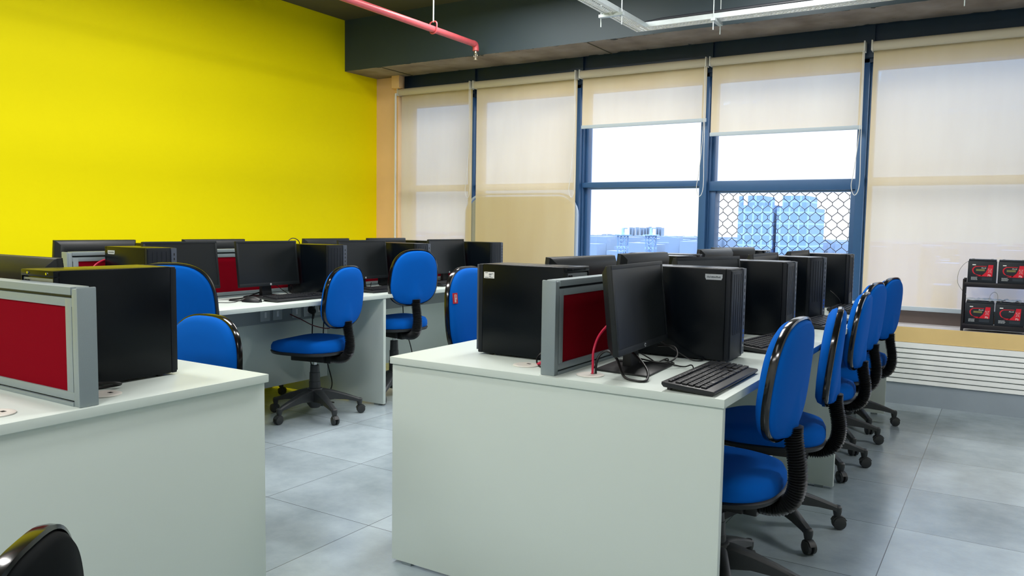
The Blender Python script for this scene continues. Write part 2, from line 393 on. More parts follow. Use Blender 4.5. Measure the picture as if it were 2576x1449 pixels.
# wire mesh guard outside the fourth window
wm = MB(); cw, ch = .083, .110; xa, xb, za, zb = -2.12, -1.05, .66, 1.545
j = 0
nx = int((xb-xa)/cw)+1; nz = int((zb-za)/ch)+1
for c in range(nx+1):
    for side in (0, 1):
        pts = []
        for k in range(2*nz+1):
            off = 0 if (k % 2 == 0) else (cw/2 if side else -cw/2)
            x = xa+c*cw+off; z = za+k*ch/2
            x2 = min(max(x, xa), xb)
            pts += [(x2, 6.69, z-.011), (x2, 6.69, z+.011)]
        if side == 0 and c == 0: continue
        pts = [p for p in pts if za-.001 <= p[2] <= zb]
        wm.tube(pts, .0030, 5, 1)
o = wm.build('mesh_guard', mat('wire_blue', lin(8, 12, 40), .5), None)
tag(o, 'diamond wire mesh guard fixed outside the fourth window', 'wire mesh')

# ------------------------------------------------------------------ desks
DESK_W = 1.2; T = .75; TH = .025
def desk(name, label, X0, Y0, L, along, ends=(True, True), inset=.008):
    """bench desk: local x across (0..1.2), local y along (0..L)"""
    if along == 'Y': t = thing(name, label, 'desk', (X0, Y0, 0), 0, 'white bench desks')
    else: t = thing(name, label, 'desk', (X0, Y0, 0), 90, 'white bench desks')
    MB().box(0, 1.2, 0, L, T-TH, T).build('desktop', M_white, t, bevel=.0015)
    if ends[0]:
        MB().box(.006, 1.194, inset, inset+.025, .012, T-TH-.002).build('end_panel', M_white, t, bevel=.001)
        for fx in (.05, 1.11): MB().box(fx, fx+.04, .012, .030, 0, .012).build('foot', M_alu, t)
    if ends[1]:
        MB().box(.006, 1.194, L-.033, L-.008, .012, T-TH-.002).build('end_panel', M_white, t, bevel=.001)
        for fx in (.05, 1.11): MB().box(fx, fx+.04, L-.03, L-.012, 0, .012).build('foot', M_alu, t)
    for s in (-1, 1):
        MB().box(.6+s*.07-.009, .6+s*.07+.009, .034, L-.034, .15, T-TH-.002).build('modesty_panel', M_white, t)
    MB().box(.6+.079, .6+.12, .04, L-.04, .575, .69).build('cable_raceway', M_trunk, t, bevel=.002)
    MB().box(.6-.12, .6-.079, .04, L-.04, .575, .69).build('cable_raceway', M_trunk, t, bevel=.002)
    return t
RX, RY = -1.842, 2.14
dR1 = desk('bench_desk', 'white bench desk with its end panel facing the front, right of the aisle', RX, RY, 1.815, 'Y')
dR2 = desk('bench_desk', 'far white bench desk of the right row, its end by the slatted grille', RX, RY+1.816, 1.80, 'Y', (False, True))
dM1 = desk('bench_desk', 'white bench desk along the yellow wall with power sockets under its edge', -4.70, 2.225, 1.815, 'Y')
dM2 = desk('bench_desk', 'far white bench desk along the yellow wall, next to the pier', -4.70, 2.225+1.816, 1.80, 'Y', (False, True))
dL = desk('bench_desk', 'white bench desk with red screen cut off by the left edge of the photo', -1.92, .464, 1.90, 'X', inset=.013)

# partition screens -------------------------------------------------
def partition(label, loc, rz, L, post=True):
    """local y along, local x thickness, base at z=0"""
    t = thing('desk_partition', label, 'partition', loc, rz, 'red desk partitions')
    H, w = .30, .025
    y0 = .0
    f = MB(); f.box(-w, w, y0, .006, 0, H); f.box(-w+.003, w-.003, .006, .030, .0, H-.004)
    f.build('end_post', M_alu, t, bevel=.003)
    g = MB(); g.box(-w+.005, w-.005, .03, L, H-.05, H-.028).box(-w+.001, w-.001, .03, L, H-.020, H).box(-w+.001, w-.001, .03, L, 0, .01).box(-w+.004, w-.004, .03, L, .014, .035)
    g.box(-w+.0045, w-.0045, .034, .062, .016, H-.030).box(-w+.0045, w-.0045, L-.03, L, .016, H-.030)
    g.build('frame', M_alu, t, bevel=.0015)
    MB().box(-w+.012, w-.012, .03, L, H-.032, H-.016).box(-w+.012, w-.012, .03, L, .004, .018).box(-w+.010, w-.010, .028, .036, .01, H-.01).build('groove', M_alud, t)
    MB().box(-w+.009, w-.009, .062, L-.03, .035, H-.05).build('felt_panel', M_red, t)
    return t
partition('red partition screen with grey end post on the right desk, behind the tilted monitor', (-1.213, 2.16, T), 0, 1.78)
partition('far red partition screen on the right row, hidden between the computers', (-1.213, 3.95, T), 0, 1.78)
partition('red partition screen behind the monitors along the yellow wall, left length', (-4.10, 2.235, T), 0, 1.79)
partition('red partition screen behind the monitors along the yellow wall, far length', (-4.10, 4.03, T), 0, 1.78)
partition('big red partition screen with grey end post at the left edge of the photo', (-1.932, 1.106, T), 90, 1.86)

# ------------------------------------------------------------------ towers
TW, TD, TZ = .165, .36, .324
def tower(label, x, y, rz, z=T, lab=None, side=-1, sticker=False, part_no=False, front=True):
    t = thing('computer_tower', label, 'computer', (x, y, z), rz, 'black computer towers')
    h, b = TW/2, .006
    def case():
        m = MB(); m.box(-TD/2, TD/2-.022, -h, h, b, b+TZ); return m.mesh('case', M_case, bevel=.005)
    cpart('t_case', 'case', t, case)
    def bez():
        m = MB(); m.box(TD/2-.022, TD/2-.004, -h, h, b, b+TZ-.001); return m.mesh('front_bezel', M_bezel, bevel=.004)
    cpart('t_bez', 'front_bezel', t, bez)
    def face():
        m = MB(); m.box(TD/2-.006, TD/2, -h+.004, h-.034, b+.006, b+TZ-.008)
        for k in range(4): m.box(TD/2, TD/2+.0012, -h+.028+k*.026, -h+.0295+k*.026, b+.09, b+TZ-.02)
        return m.mesh('grille_face', M_bezel, bevel=.001)
    cpart('t_face', 'grille_face', t, face)
    def strip():
        m = MB(); m.box(TD/2-.004, TD/2+.003, h-.032, h-.002, b+.01, b+TZ-.003)
        m.m = 1
        for k in range(8): m.box(TD/2+.002, TD/2+.0036, h-.020, h-.013, b+.115+k*.024, b+.128+k*.024)
        return m.mesh('port_strip', [M_strip, M_dark], bevel=.0004)
    ps = cpart('t_strip', 'port_strip', t, strip)
    for k in range(3): cpart('t_usb%d' % k, 'usb_port', ps, lambda: MB().box(TD/2+.002, TD/2+.0038, h-.022, h-.012, b+.055+k*.017, b+.066+k*.017).mesh('usb_port', M_lblue))
    text('hp', .013, 'badge', M_logo, ps, face_px(TD/2+.0033, h-.017, b+.042))
    def io():
        m = MB(); m.m = 0; m.box(-TD/2-.004, -TD/2, -h+.006, h-.006, b+.008, b+TZ-.022)
        m.m = 1; m.box(-TD/2-.006, -TD/2-.003, -h+.018, -h+.062, b+.14, b+.27); m.box(-TD/2-.006, -TD/2-.003, h-.05, h-.015, b+.16, b+.20)
        for k in range(4): m.box(-TD/2-.006, -TD/2-.003, -h+.03, h-.02, b+.03+k*.022, b+.044+k*.022)
        for yy, zz in ((h-.02, .292), (h-.035, .292), (h-.022, .272), (-h+.03, .285)): m.lathe([(.0045, 0), (.0045, .004)], 8, mtx=Matrix.Translation((-TD/2-.008, yy, b+zz)) @ Matrix.Rotation(R(90), 4, 'Y'))
        return m.mesh('rear_plate', [M_steel, M_dark])
    cpart('t_io', 'rear_plate', t, io)
    def hood():
        m = MB(); m.box(-TD/2-.008, -TD/2+.01, -h, h, b+TZ-.018, b+TZ-.0005)
        m.box(-TD/2-.008, -TD/2+.01, -h, -h+.005, b+.01, b+TZ-.018); m.box(-TD/2-.008, -TD/2+.01, h-.005, h, b+.01, b+TZ-.018)
        return m.mesh('rear_lip', M_case, bevel=.002)
    rl = cpart('t_hood', 'rear_lip', t, hood)
    for k, yy in enumerate((-.05, .045)): cpart('t_scr%d' % k, 'screw', rl, lambda: MB().lathe([(.0035, 0), (.0035, .003)], 8, mtx=Matrix.Translation((-TD/2-.0105, yy, b+TZ-.009)) @ Matrix.Rotation(R(90), 4, 'Y')).mesh('screw', M_chrome))
    for k, (sx, sy) in enumerate(((-.13, -.06), (-.13, .06), (.13, -.06), (.13, .06))): cpart('t_ft%d' % k, 'foot', t, lambda: MB().lathe([(.011, 0), (.011, b+.001)], 10, (sx, sy, 0)).mesh('foot', M_cable))
    yy = side*h
    fm = face_ny if side < 0 else face_py
    if lab is not None:
        def lb():
            m = MB(); w, hh = .031, .010
            m.loft([[(x, y, zz) for x, y in ((-w, -hh*.2), (-w*.88, -hh), (w*.88, -hh), (w, -hh*.2), (w, hh), (-w, hh))] for zz in (0, .0008)])
            return m.mesh('label_plate', M_lab)
        lo = cpart('t_lab', 'label_plate', t, lb, 'small silver label'); lo.matrix_local = fm(lab, yy, b+TZ-.030)
        def ink():
            m = MB(); rr = random.Random(3); x = -.024
            while x < .024:
                w = rr.uniform(.0015, .004); m.box(x, x+w, -.003, rr.uniform(.001, .004), .0008, .0010); x += w+.0012
            return m.mesh('print', M_ink)
        cpart('t_ink', 'print', lo, ink)
    if sticker:
        def st():
            m = MB(); m.box(-.022, .022, -.0115, .0115, 0, .0006); return m.mesh('sticker', M_wht, bevel=.0002)
        so = cpart('t_st', 'sticker', t, st, 'small white service sticker'); so.matrix_local = fm(*( (TD/2-.05, yy, b+TZ-.04)))
        def sp():
            m = MB()
            m.box(-.001, .018, .004, .006, .0006, .0008).box(-.001, .010, .0005, .0028, .0006, .0008).box(0, .008, -.005, -.003, .0006, .0008).box(-.018, -.006, .007, .009, .0006, .0008).box(-.018, -.002, -.0095, -.0075, .0006, .0008).box(.0, .016, -.0095, -.008, .0006, .0008)
            return m.mesh('print', M_ink)
        cpart('t_sp', 'print', so, sp)
    if part_no:
        text('1PM03', .008, 'stamp', M_strip, t, fm(-TD/2+.03, yy-.0002*(-side), b+TZ-.032))
    return t
tower('black tower on the front right desk with a silver label, right of the tilted monitor', -.99, 2.82, 0, lab=.115, part_no=True)
tower('second black tower from the front on the right side of the right row', -.99, 3.635, 0, lab=-.14)
tower('third black tower on the right side of the right row, turned to show its front', -1.015, 4.42, -16)
tower('black tower at the far window end of the right row', -.99, 5.19, 2)
tower('large black tower with a white sticker at the front left of the right desk', -1.455, 2.465, 180, side=1, sticker=True)
tower('black tower with small white sticker, behind the leaning monitor on the right row', -1.56, 3.925, 164, side=1, sticker=True)
tower('black tower with pale rear plate just behind the leaning monitor tower, right row aisle side', -1.63, 4.21, 177, side=1)
tower('black tower with dotted rear ports farthest on the aisle side of the right row', -1.585, 5.52, 180, side=1)
tower('black tower at the near end of the desk along the yellow wall', -3.83, 2.485, 0, lab=-.13)
tower('black tower right of the monitor with the mouse, along the yellow wall', -3.83, 3.73, 0, lab=-.14)
tower('black tower partly behind the tallest blue chair along the yellow wall', -3.83, 4.61, 0, lab=-.14)
tower('black tower at the far end of the yellow wall row before the rounded board', -3.83, 5.607, 0, lab=-.14)
tower('large black tower beside the red screen on the left desk', -2.2225, 1.325, 90)
tower('black tower peeking over the near partition from the yellow wall side', -4.40, 2.97, 180)
tower('black tower peeking over the far partition from the yellow wall side', -4.40, 5.50, 180)

# ------------------------------------------------------------------ monitors
MW, MH, TILT = .478, .279, 6.4
def monitor(label, x, y, rz, z=T):
    t = thing('monitor', label, 'monitor', (x, y, z), rz, 'black flat monitors')
    # local: faces +X, front bottom mid at (0,0,.075)
    tm = Matrix.Translation((0, 0, .075)) @ Matrix.Rotation(R(-TILT), 4, 'Y')
    w = MW/2
    def shell():
        m = MB()
        def ring(x, s, zb, zt): return [(x, -w+s, zb), (x, w-s, zb), (x, w-s, zt), (x, -w+s, zt)]
        m.loft([ring(0, 0, 0, MH), ring(-.016, 0, 0, MH), ring(-.020, .006, .004, MH-.002), ring(-.040, .022, .03, MH-.022), ring(-.046, .05, .05, MH-.05)])
        me = m.mesh('shell', M_monitor, bevel=.0015); me.transform(tm); return me
    sh = cpart('m_shell', 'shell', t, shell)
    def bez():
        m = MB(); e = .0025
        m.box(0, e, -w, w, 0, .020).box(0, e, -w, w, MH-.013, MH).box(0, e, -w, -w+.013, .02, MH-.013).box(0, e, w-.013, w, .02, MH-.013)
        me = m.mesh('bezel', M_monitor, bevel=.0006); me.transform(tm); return me
    cpart('m_bez', 'bezel', t, bez)
    def scr():
        m = MB(); m.box(-.001, .0008, -w+.0125, w-.0125, .0195, MH-.0125); me = m.mesh('screen', M_screen); me.transform(tm); return me
    cpart('m_scr', 'screen', t, scr)
    def badge():
        m = MB(); m.lathe([(.0062, 0), (.0062, .0008)], 20, mtx=Matrix.Translation((.0025, 0, .0095)) @ Matrix.Rotation(R(90), 4, 'Y'))
        me = m.mesh('badge', M_logo, 30); me.transform(tm); return me
    bd = cpart('m_badge', 'badge', t, badge, 'round silver badge')
    text('hp', .0085, 'badge_letters', M_dkey, bd, tm @ face_px(.0036, 0, .0098), shear=.2)
    def bb():
        m = MB(); m.lathe([(.022, 0), (.022, .001)], 28, mtx=Matrix.Translation((-.047, 0, MH*.60)) @ Matrix.Rotation(R(90), 4, 'Y'))
        me = m.mesh('rear_badge', M_gloss, 30); me.transform(tm); return me
    rb = cpart('m_bb', 'rear_badge', t, bb)
    text('hp', .030, 'badge_letters', M_strip, rb, tm @ face_nx(-.0475, 0, MH*.602), shear=.2)
    def neck():
        m = MB(); m.loft([[(-.062, -.04, .012), (-.030, -.04, .012), (-.030, .04, .012), (-.062, .04, .012)], [(-.062, -.034, .10), (-.040, -.034, .10), (-.040, .034, .10), (-.062, .034, .10)], [(-.085, -.034, .20), (-.062, -.034, .20), (-.062, .034, .20), (-.085, .034, .20)]])
        return m.mesh('neck', M_black, bevel=.003)
    cpart('m_neck', 'neck', t, neck)
    def base():
        m = MB(); m.loft([[(-.135, -.10, 0), (.055, -.125, 0), (.055, .125, 0), (-.135, .10, 0)], [(-.135, -.10, .006), (.055, -.125, .006), (.055, .125, .006), (-.135, .10, .006)], [(-.12, -.085, .013), (.02, -.08, .016), (.02, .08, .016), (-.12, .085, .013)]])
        return m.mesh('base', M_black, bevel=.002)
    cpart('m_base', 'base', t, base)
    return t
monitor('tilted black monitor at the front of the right desk, left of the labelled tower', -1.002, 2.437, 3)
monitor('second black monitor on the right side of the right row, top edge showing', -1.03, 3.24, -14)
monitor('third black monitor on the right side of the right row, only its top edge showing', -1.0, 4.04, 0)
monitor('farthest black monitor on the right side of the right row, near the window', -1.0, 4.80, 0)
monitor('black monitor seen from behind, beside the large stickered tower', -1.485, 2.85, 174)
monitor('black monitor seen from behind leaning up to the right, under the window skyline', -1.49, 3.49, 176)
monitor('pale reflecting monitor back below the wire mesh window, nearer of two', -1.51, 4.61, 176)
monitor('pale reflecting monitor back with round badge below the wire mesh, farther of two', -1.56, 5.16, 164)
monitor('black monitor half hidden by the upright blue chair back, along the yellow wall', -3.95, 2.83, 1)
monitor('black monitor with the mouse in front of it, along the yellow wall', -3.885, 3.389, 1)
monitor('grey reflecting monitor between two towers along the yellow wall', -3.885, 4.25, -1)
monitor('grey reflecting monitor in front of the last tower along the yellow wall', -3.885, 5.25, 0)
monitor('black monitor back with round badge above the near end post by the yellow wall', -4.47, 2.60, 180)
monitor('monitor back rising above the partition behind the monitor with the mouse', -4.47, 3.40, 180)
monitor('monitor back rising above the partition behind the grey monitor between towers', -4.47, 4.41, 180)
monitor('monitor back rising above the partition behind the tallest blue chair', -4.47, 5.10, 180)
monitor('black monitor seen from behind at the left edge beyond the big red screen', -2.625, 1.325, 90)

# ------------------------------------------------------------------ keyboards, mouse
def keyboard(label, x, y, rz, z=T):
    """local: user side +X, length along Y"""
    t = thing('keyboard', label, 'keyboard', (x, y, z), rz, 'black keyboards')
    tm = Matrix.Rotation(R(4.5), 4, 'Y')
    def body():
        m = MB(); m.loft([[(-.072, s*.222, .006), (-.078, s*.226, .014), (-.078, s*.226, .022), (.078, s*.226, .022), (.080, s*.226, .016), (.072, s*.222, .006)] for s in (-1, 1)])
        me = m.mesh('body', M_key, bevel=.002); me.transform(Matrix.Translation((0, 0, -.0005)) @ tm); return me
    cpart('k_body', 'body', t, body)
    def keys():
        m = MB(); rows = [(-.058, .012), (-.034, .017), (-.015, .017), (.004, .017), (.023, .017), (.042, .017)]
        for ri, (rx, rh) in enumerate(rows):
            y = -.212
            segs = [(15, .0192), (None, .006), (3, .0192), (None, .006), (4, .0192)]
            for cnt, wd in segs:
                if cnt is None: y += wd; continue
                if cnt == 15 and ri == 5:
                    for w2 in (.024, .022, .022, .110, .022, .022, .024, .028):
                        m.box(rx-rh/2+.001, rx+rh/2-.001, y+.001, y+w2-.002, .022, .0275); y += w2+.002
                    y = -.212+15*.0192
                elif cnt == 3 and ri == 3: y += 3*wd
                elif cnt == 4 and ri == 0: y += 4*wd
                else:
                    for q in range(cnt):
                        if cnt == 3 and ri == 4 and q != 1: y += wd; continue
                        m.box(rx-rh/2+.001, rx+rh/2-.001, y+.001, y+wd-.0015, .022, .0275); y += wd
        me = m.mesh('keycaps', M_key, bevel=.0012); me.transform(Matrix.Translation((0, 0, -.0005)) @ tm); return me
    k = cpart('k_keys', 'keycaps', t, keys); k['kind'] = 'stuff'
    for k, q in enumerate(((-.068, -.058, -.2, -.18, 0, .012), (-.068, -.058, .18, .2, 0, .012), (.058, .066, -.2, -.19, 0, .003), (.058, .066, .19, .2, 0, .003))): cpart('k_ft%d' % k, 'foot', t, lambda: MB().box(*q).mesh('foot', M_key))
    return t
KB1 = keyboard('black keyboard on the front right desk corner beside the labelled tower', -.755, 2.378, 0)
keyboard('black keyboard behind the nearest right chair, at the second right station', -.80, 3.26, -8)
keyboard('black keyboard at the third station of the right row, between chair tops', -.77, 4.18, -6)
keyboard('black keyboard at the far window station of the right row', -.79, 5.0, 0)
keyboard('black keyboard right of the mouse on the desk along the yellow wall', -3.685, 3.42, 0)
keyboard('black keyboard just left of the tallest blue chair on the desk along the yellow wall', -3.70, 4.27, 0)
keyboard('black keyboard seen past the tallest blue chair, far along the yellow wall', -3.71, 5.05, 0)
MOUSE = t = thing('computer_mouse', 'black computer mouse on the desk along the yellow wall', 'mouse', (-3.745, 3.125, T), 15)
rings = []
for k in range(9):
    a = k/8; xx = -.058+.116*a; hw = .031*math.sin(PI*(.12+.76*a))**.6; hh = .036*math.sin(PI*(.10+.72*a))**.8
    rings.append([(xx, hw*math.cos(q), max(0, hh*math.sin(q))) for q in [PI*i/10 for i in range(11)]])
MB().loft(rings).build('body', M_key, t, 60)
MB().lathe([(.009, -.003), (.009, .003)], 12, mtx=Matrix.Translation((-.030, 0, .028)) @ Matrix.Rotation(R(90), 4, 'X')).build('scroll_wheel', M_cable, t)

# ------------------------------------------------------------------ chairs
def sq(n, a, b, e, taper=0., top=1.):
    pts = []
    for i in range(n):
        th = 2*PI*i/n; c, s = math.cos(th), math.sin(th)
        u = math.copysign(abs(c)**(2/e), c)*a; v = math.copysign(abs(s)**(2/e), s)*b
        u *= 1-taper*(v/b)*.5
        pts.append((u, v))
    return pts
def chair(label, x, y, facing, hs, zt, star=0, fab=None, red_tag=False, bw=.205, bh=.19, group='blue swivel chairs', lean=6, cush=1., cover=None):
    fab = fab or M_blue
    t = thing('swivel_chair', label, 'chair', (x, y, 0), facing, group)
    N = 64
    # seat
    def ring(s, z, dx=0., droop=0.):
        r = []
        for u, v in sq(N, .232, .222, 2.7):
            zz = z-droop*max(0, (u/.232))**3
            r.append((u*s+dx, v*s, zz))
        return r
    MB().loft([ring(.97, hs-.075, .02), ring(1, hs-.055, .02, .01), ring(.995, hs-.03, .02, .02), ring(.95, hs-.010, .02, .02), ring(.82, hs, .02, .018), ring(.45, hs-.004, .02, 0)]).build('seat', fab, t, 70)
    MB().loft([ring(.80, hs-.095, .02), ring(.985, hs-.088, .02), ring(1.012, hs-.074, .02), ring(.98, hs-.068, .02)]).build('seat_shell', M_black, t, 50)
    # back: profile in local (u across y, v up), normal = +x
    zc = zt-bh
    bx = -.225
    def bring(s, d, sv=None):
        r = []
        for u, v in sq(N, bw, bh, 2.75, taper=.13):
            uu, vv = u*s, v*(sv or s)
            curve = .25*uu*uu
            r.append((bx+d+curve-(vv)*math.tan(R(lean)), uu, zc+vv))
        return r
    MB().loft([bring(.97, .004), bring(.99-.02*(1-cush), .014*cush), bring(.95, .030*cush), bring(.86, .040*cush), bring(.6, .046*cush), bring(.25, .048*cush)], True, True).build('back_cushion', fab, t, 70)
    bc = MB(); rr_ = [bring(.975, -.004), bring(.955, -.016), bring(.90, -.024), bring(.6, -.030), bring(.2, -.032)]
    # fabric pulled into a fold where the bellows enters
    for k, rg in enumerate(rr_):
        for q, p in enumerate(rg):
            px_, py_, pz_ = p
            f = math.exp(-(py_/.045)**2)*max(0, min(1, (zc-bh*.15-pz_)/(bh*.7)))
            rg[q] = (px_-.022*f, py_, pz_)
    bc.loft(rr_).build('back_cover', cover or fab, t, 70)
    rim = [bring(.985, .012), bring(1.022, .010), bring(1.03, .0), bring(1.022, -.010), bring(.985, -.012), bring(.955, -.002)]
    MB().loft(rim+[rim[0]], False, False).build('edge_trim', M_gloss, t, 60)
    # bellows upright
    zb = zc-bh
    xb = bx-.03+bh*math.tan(R(lean))
    path = [(xb-.004, 0, zb+.05), (xb-.006, 0, zb-.01), (xb-.022, 0, (zb+hs)/2-.02), (xb-.026, 0, hs-.05), (xb-.004, 0, hs-.105), (xb+.05, 0, hs-.125), (xb+.12, 0, hs-.118)]
    P = MB(); NB = 46
    def prof(a): return .034+(.007 if int(round(a*NB*2)) % 2 else -.002)
    pts = []
    ext = [Vector(p) for p in path]
    seg = []; tot = 0
    for a, b in zip(ext[:-1], ext[1:]): seg.append((tot, (b-a).length, a, b)); tot += (b-a).length
    sm = []
    for i in range(2*NB+1):
        d = tot*i/(2*NB)
        # smoothed sampling
        acc = Vector((0, 0, 0)); cnt = 0
        for k in (-.03, -.015, 0, .015, .03):
            dd = min(max(d+k, 0), tot)
            for s0, l, a, b in seg:
                if dd <= s0+l+1e-9: acc += a.lerp(b, (dd-s0)/l); break
            cnt += 1
        sm.append(acc/cnt)
    rings = []
    for i, p in enumerate(sm):
        tt = (sm[min(i+1, len(sm)-1)]-sm[max(i-1, 0)]).normalized(); u = Vector((0, 1, 0)); w = tt.cross(u).normalized(); r = .029+(.009 if i % 2 else -.002)
        rings.append([p+u*r*1.0*math.cos(2*PI*j/14)+w*r*.8*math.sin(2*PI*j/14) for j in range(14)])
    MB().loft(rings).build('bellows', M_black, t, 20)
    # mechanism
    MB().box(-.11, .13, -.07, .07, hs-.145, hs-.088).box(-.15, -.09, -.05, .05, hs-.15, hs-.10).build('mechanism', M_cable, t, bevel=.006)
    MB().tube([(.02, -.06, hs-.12), (.03, -.16, hs-.118), (.03, -.21, hs-.112)], .006, 8, 3).build('height_lever', M_black, t, 50)
    g = hs-.14
    MB().lathe([(.036, .12), (.036, .12+(g-.12)*.42), (.033, .12+(g-.12)*.43), (.032, .12+(g-.12)*.66), (.029, .12+(g-.12)*.67), (.027, g-.035), (.014, g-.033)], 20).build('gas_lift_cover', M_base, t, 40)
    MB().lathe([(.013, g-.06), (.013, g+.02)], 14).build('gas_lift', M_chrome, t, 40)
    MB().lathe([(.0, .055), (.03, .055), (.052, .085), (.055, .15), (.046, .178), (.037, .182), (.0, .182)], 20).build('base_hub', M_base, t, 40)
    for k in range(5):
        a = R(star+72*k-facing)
        if 'leg' not in CACHE:
            m = MB()
            st = [(.02, .031, .175, .095), (.06, .030, .172, .10), (.12, .025, .157, .105), (.20, .020, .130, .095), (.262, .017, .106, .082), (.285, .016, .096, .074)]
            m.loft([[(r, -w, zl), (r, w, zl), (r, w*1.0, zu-.008), (r, w*.6, zu), (r, -w*.6, zu), (r, -w, zu-.008)] for r, w, zu, zl in st])
            m.lathe([(.0, .056), (.014, .056), (.018, .075), (.018, .092), (.012, .098)], 12, (.282, 0, 0))
            CACHE['leg'] = m.mesh('leg', M_base, 40)
            m = MB()
            for s in (-1, 1): m.lathe([(.018, -.001), (.026, .002), (.027, .008), (.025, .014), (.012, .018)], 18, mtx=Matrix.Translation((.290, s*.004, .027)) @ Matrix.Rotation(R(-90*s), 4, 'X'))
            m.lathe([(.006, .04), (.006, .07)], 8, (.282, 0, 0))
            m.loft([[(.290+q[0], yy, .027+q[1]) for q in [(.031*math.cos(R(aa)), .031*math.sin(R(aa))) for aa in (20, 50, 80, 110, 140, 165)]+[(-.0, .012)]] for yy in (-.013, .013)])
            CACHE['caster'] = m.mesh('caster', M_base, 40)
        lg = link('leg', CACHE['leg'], t); lg.rotation_euler = (0, 0, a)
        link('caster', CACHE['caster'], lg)
    if red_tag:
        yl = -bw*1.0 if red_tag < 0 else bw*.99
        pz = zc+.045
        tg = MB().box(-.0015, .0015, -.014, .014, -.024, .024).build('brand_tag', M_tag, t, label='small red woven tag')
        tg.location = (bx+.037+.25*(bw-.03)**2-.083*math.tan(R(lean)), -(bw-.028), pz+.038); tg.rotation_euler = (0, R(-6), R(-14))
        tt_ = MB()
        rr2 = random.Random(5); z = -.018
        while z < .018:
            l = rr2.uniform(.002, .005); tt_.box(.0015, .0019, -.005, .001 if rr2.random() < .6 else .004, z, z+l*.6); z += l
        tt_.box(.0015, .0019, .006, .008, -.006, .016)
        tt_.build('tag_lettering', M_wht, tg)
    return t
chair('nearest blue swivel chair on the right, its back hiding the desk corner', -.785, 2.565, 178, .455, .945, star=10)
chair('second blue swivel chair on the right, seen almost edge-on', -.79, 3.275, 190, .46, .916, star=-44)
chair('third blue swivel chair along the right side of the right row', -.835, 4.27, 182, .455, .912, star=-46)
chair('fourth blue swivel chair along the right side of the right row', -.85, 4.82, 173, .46, .935, star=22)
chair('last blue swivel chair on the right, nearest the slatted grille', -.83, 5.375, 169, .46, .937, star=18)
chair('tall upright blue chair back between the left tower and the monitors', -3.443, 2.473, 127, .55, 1.02, star=20)
chair('blue swivel chair pulled out sideways in the middle of the aisle, showing seat and bellows', -3.68, 3.557, 191, .50, .957, star=-20)
chair('tallest blue swivel chair, back facing us, along the yellow wall', -3.675, 4.315, 168, .57, 1.045, star=-64)
chair('blue chair with a small red tag on its edge, behind the stickered tower', -1.95, 3.12, 2, .55, 1.017, star=15, red_tag=-1, bw=.215, bh=.215)
chair('swivel chair beyond the yellow wall desk, only a dark caster showing under it', -4.57, 3.72, 0, .44, .93, star=29)
chair('swivel chair beyond the near end of the yellow wall desk, hidden by its screen', -4.62, 2.80, -3, .44, .93, star=10)
chair('low blue chair whose rounded back rises over the left desk beside the tower', -2.635, 1.753, 272, .42, .852, star=30)
chair('black swivel chair back cut off by the bottom left corner of the photo', -1.227, .368, 221, .43, .80, star=0, fab=M_blackfab, group='black swivel chair in the corner', bw=.164, bh=.155, lean=0, cush=.3, cover=mat('black_back_shell', lin(4, 9, 12), .7, spec=.06))

# ------------------------------------------------------------------ grommets and cables
def grommet(label, x, y):
    t = thing('cable_grommet', label, 'cable grommet', (x, y, T), 0, 'white desk grommets')
    MB().lathe([(.0, .0005), (.044, .0005), (.044, .003), (.038, .005), (.030, .0035), (.0, .0035)], 28).build('ring', M_grom, t, 40)
    MB().box(-.006, .008, .012, .022, .0034, .0040).build('slot', M_dark, t)
    return t
grommet('white cable grommet at the foot of the red cable on the right desk', -1.105, 2.245)
grommet('white cable grommet below the large stickered tower on the right desk', -1.36, 2.275)
grommet('white cable grommet right of the big left end post', -2.035, 1.205)
grommet('white cable grommet at the lower left edge of the photo', -2.035, .935)
def cable(name, label, pts, r=.003, m=None, cat='cable', sm=6, par=None):
    if par is not None:
        o = MB().tube(pts, r, 8, sm).build(name, m or M_cable, par, 60); o.matrix_parent_inverse = (Matrix.Translation(par.location) @ par.rotation_euler.to_matrix().to_4x4()).inverted(); return o
    return tag(MB().tube(pts, r, 8, sm).build(name, m or M_cable, None, 60), label, cat)
z = T
cable('red_cable', 'red cable arching from the right desk grommet to the tilted monitor', [(-1.102, 2.255, z-.02), (-1.102, 2.257, z+.03), (-1.105, 2.265, z+.075), (-1.10, 2.29, z+.12), (-1.085, 2.33, z+.155), (-1.065, 2.36, z+.175)], .0042, M_cabler)
cable('power_cable', 'thick black cable looping over the base of the tilted monitor', [(-1.095, 2.262, z-.01), (-1.093, 2.27, z+.05), (-1.07, 2.29, z+.075), (-1.03, 2.28, z+.055), (-.985, 2.235, z+.012), (-.94, 2.225, z+.005), (-.915, 2.245, z+.006), (-.935, 2.30, z+.025), (-.985, 2.345, z+.055), (-1.045, 2.385, z+.08), (-1.07, 2.41, z+.11)], .0042)
cable('black_cable', 'black cable bundle behind the tilted monitor base', [(-1.10, 2.265, z+.02), (-1.085, 2.29, z+.07), (-1.06, 2.34, z+.06), (-1.075, 2.42, z+.045), (-1.03, 2.47, z+.03), (-.955, 2.50, z+.02), (-.93, 2.545, z+.04), (-.955, 2.58, z+.065), (-1.02, 2.60, z+.06)], .003)
cable('keyboard_cord', 'thin black cord from behind the tilted monitor to the front keyboard', [(-1.10, 2.44, z+.02), (-1.0, 2.56, z+.006), (-.955, 2.57, z+.004), (-.905, 2.545, z+.006), (-.875, 2.535, z+.016), (-.850, 2.490, z+.008), (-.832, 2.455, z+.012)], .0022, par=KB1)
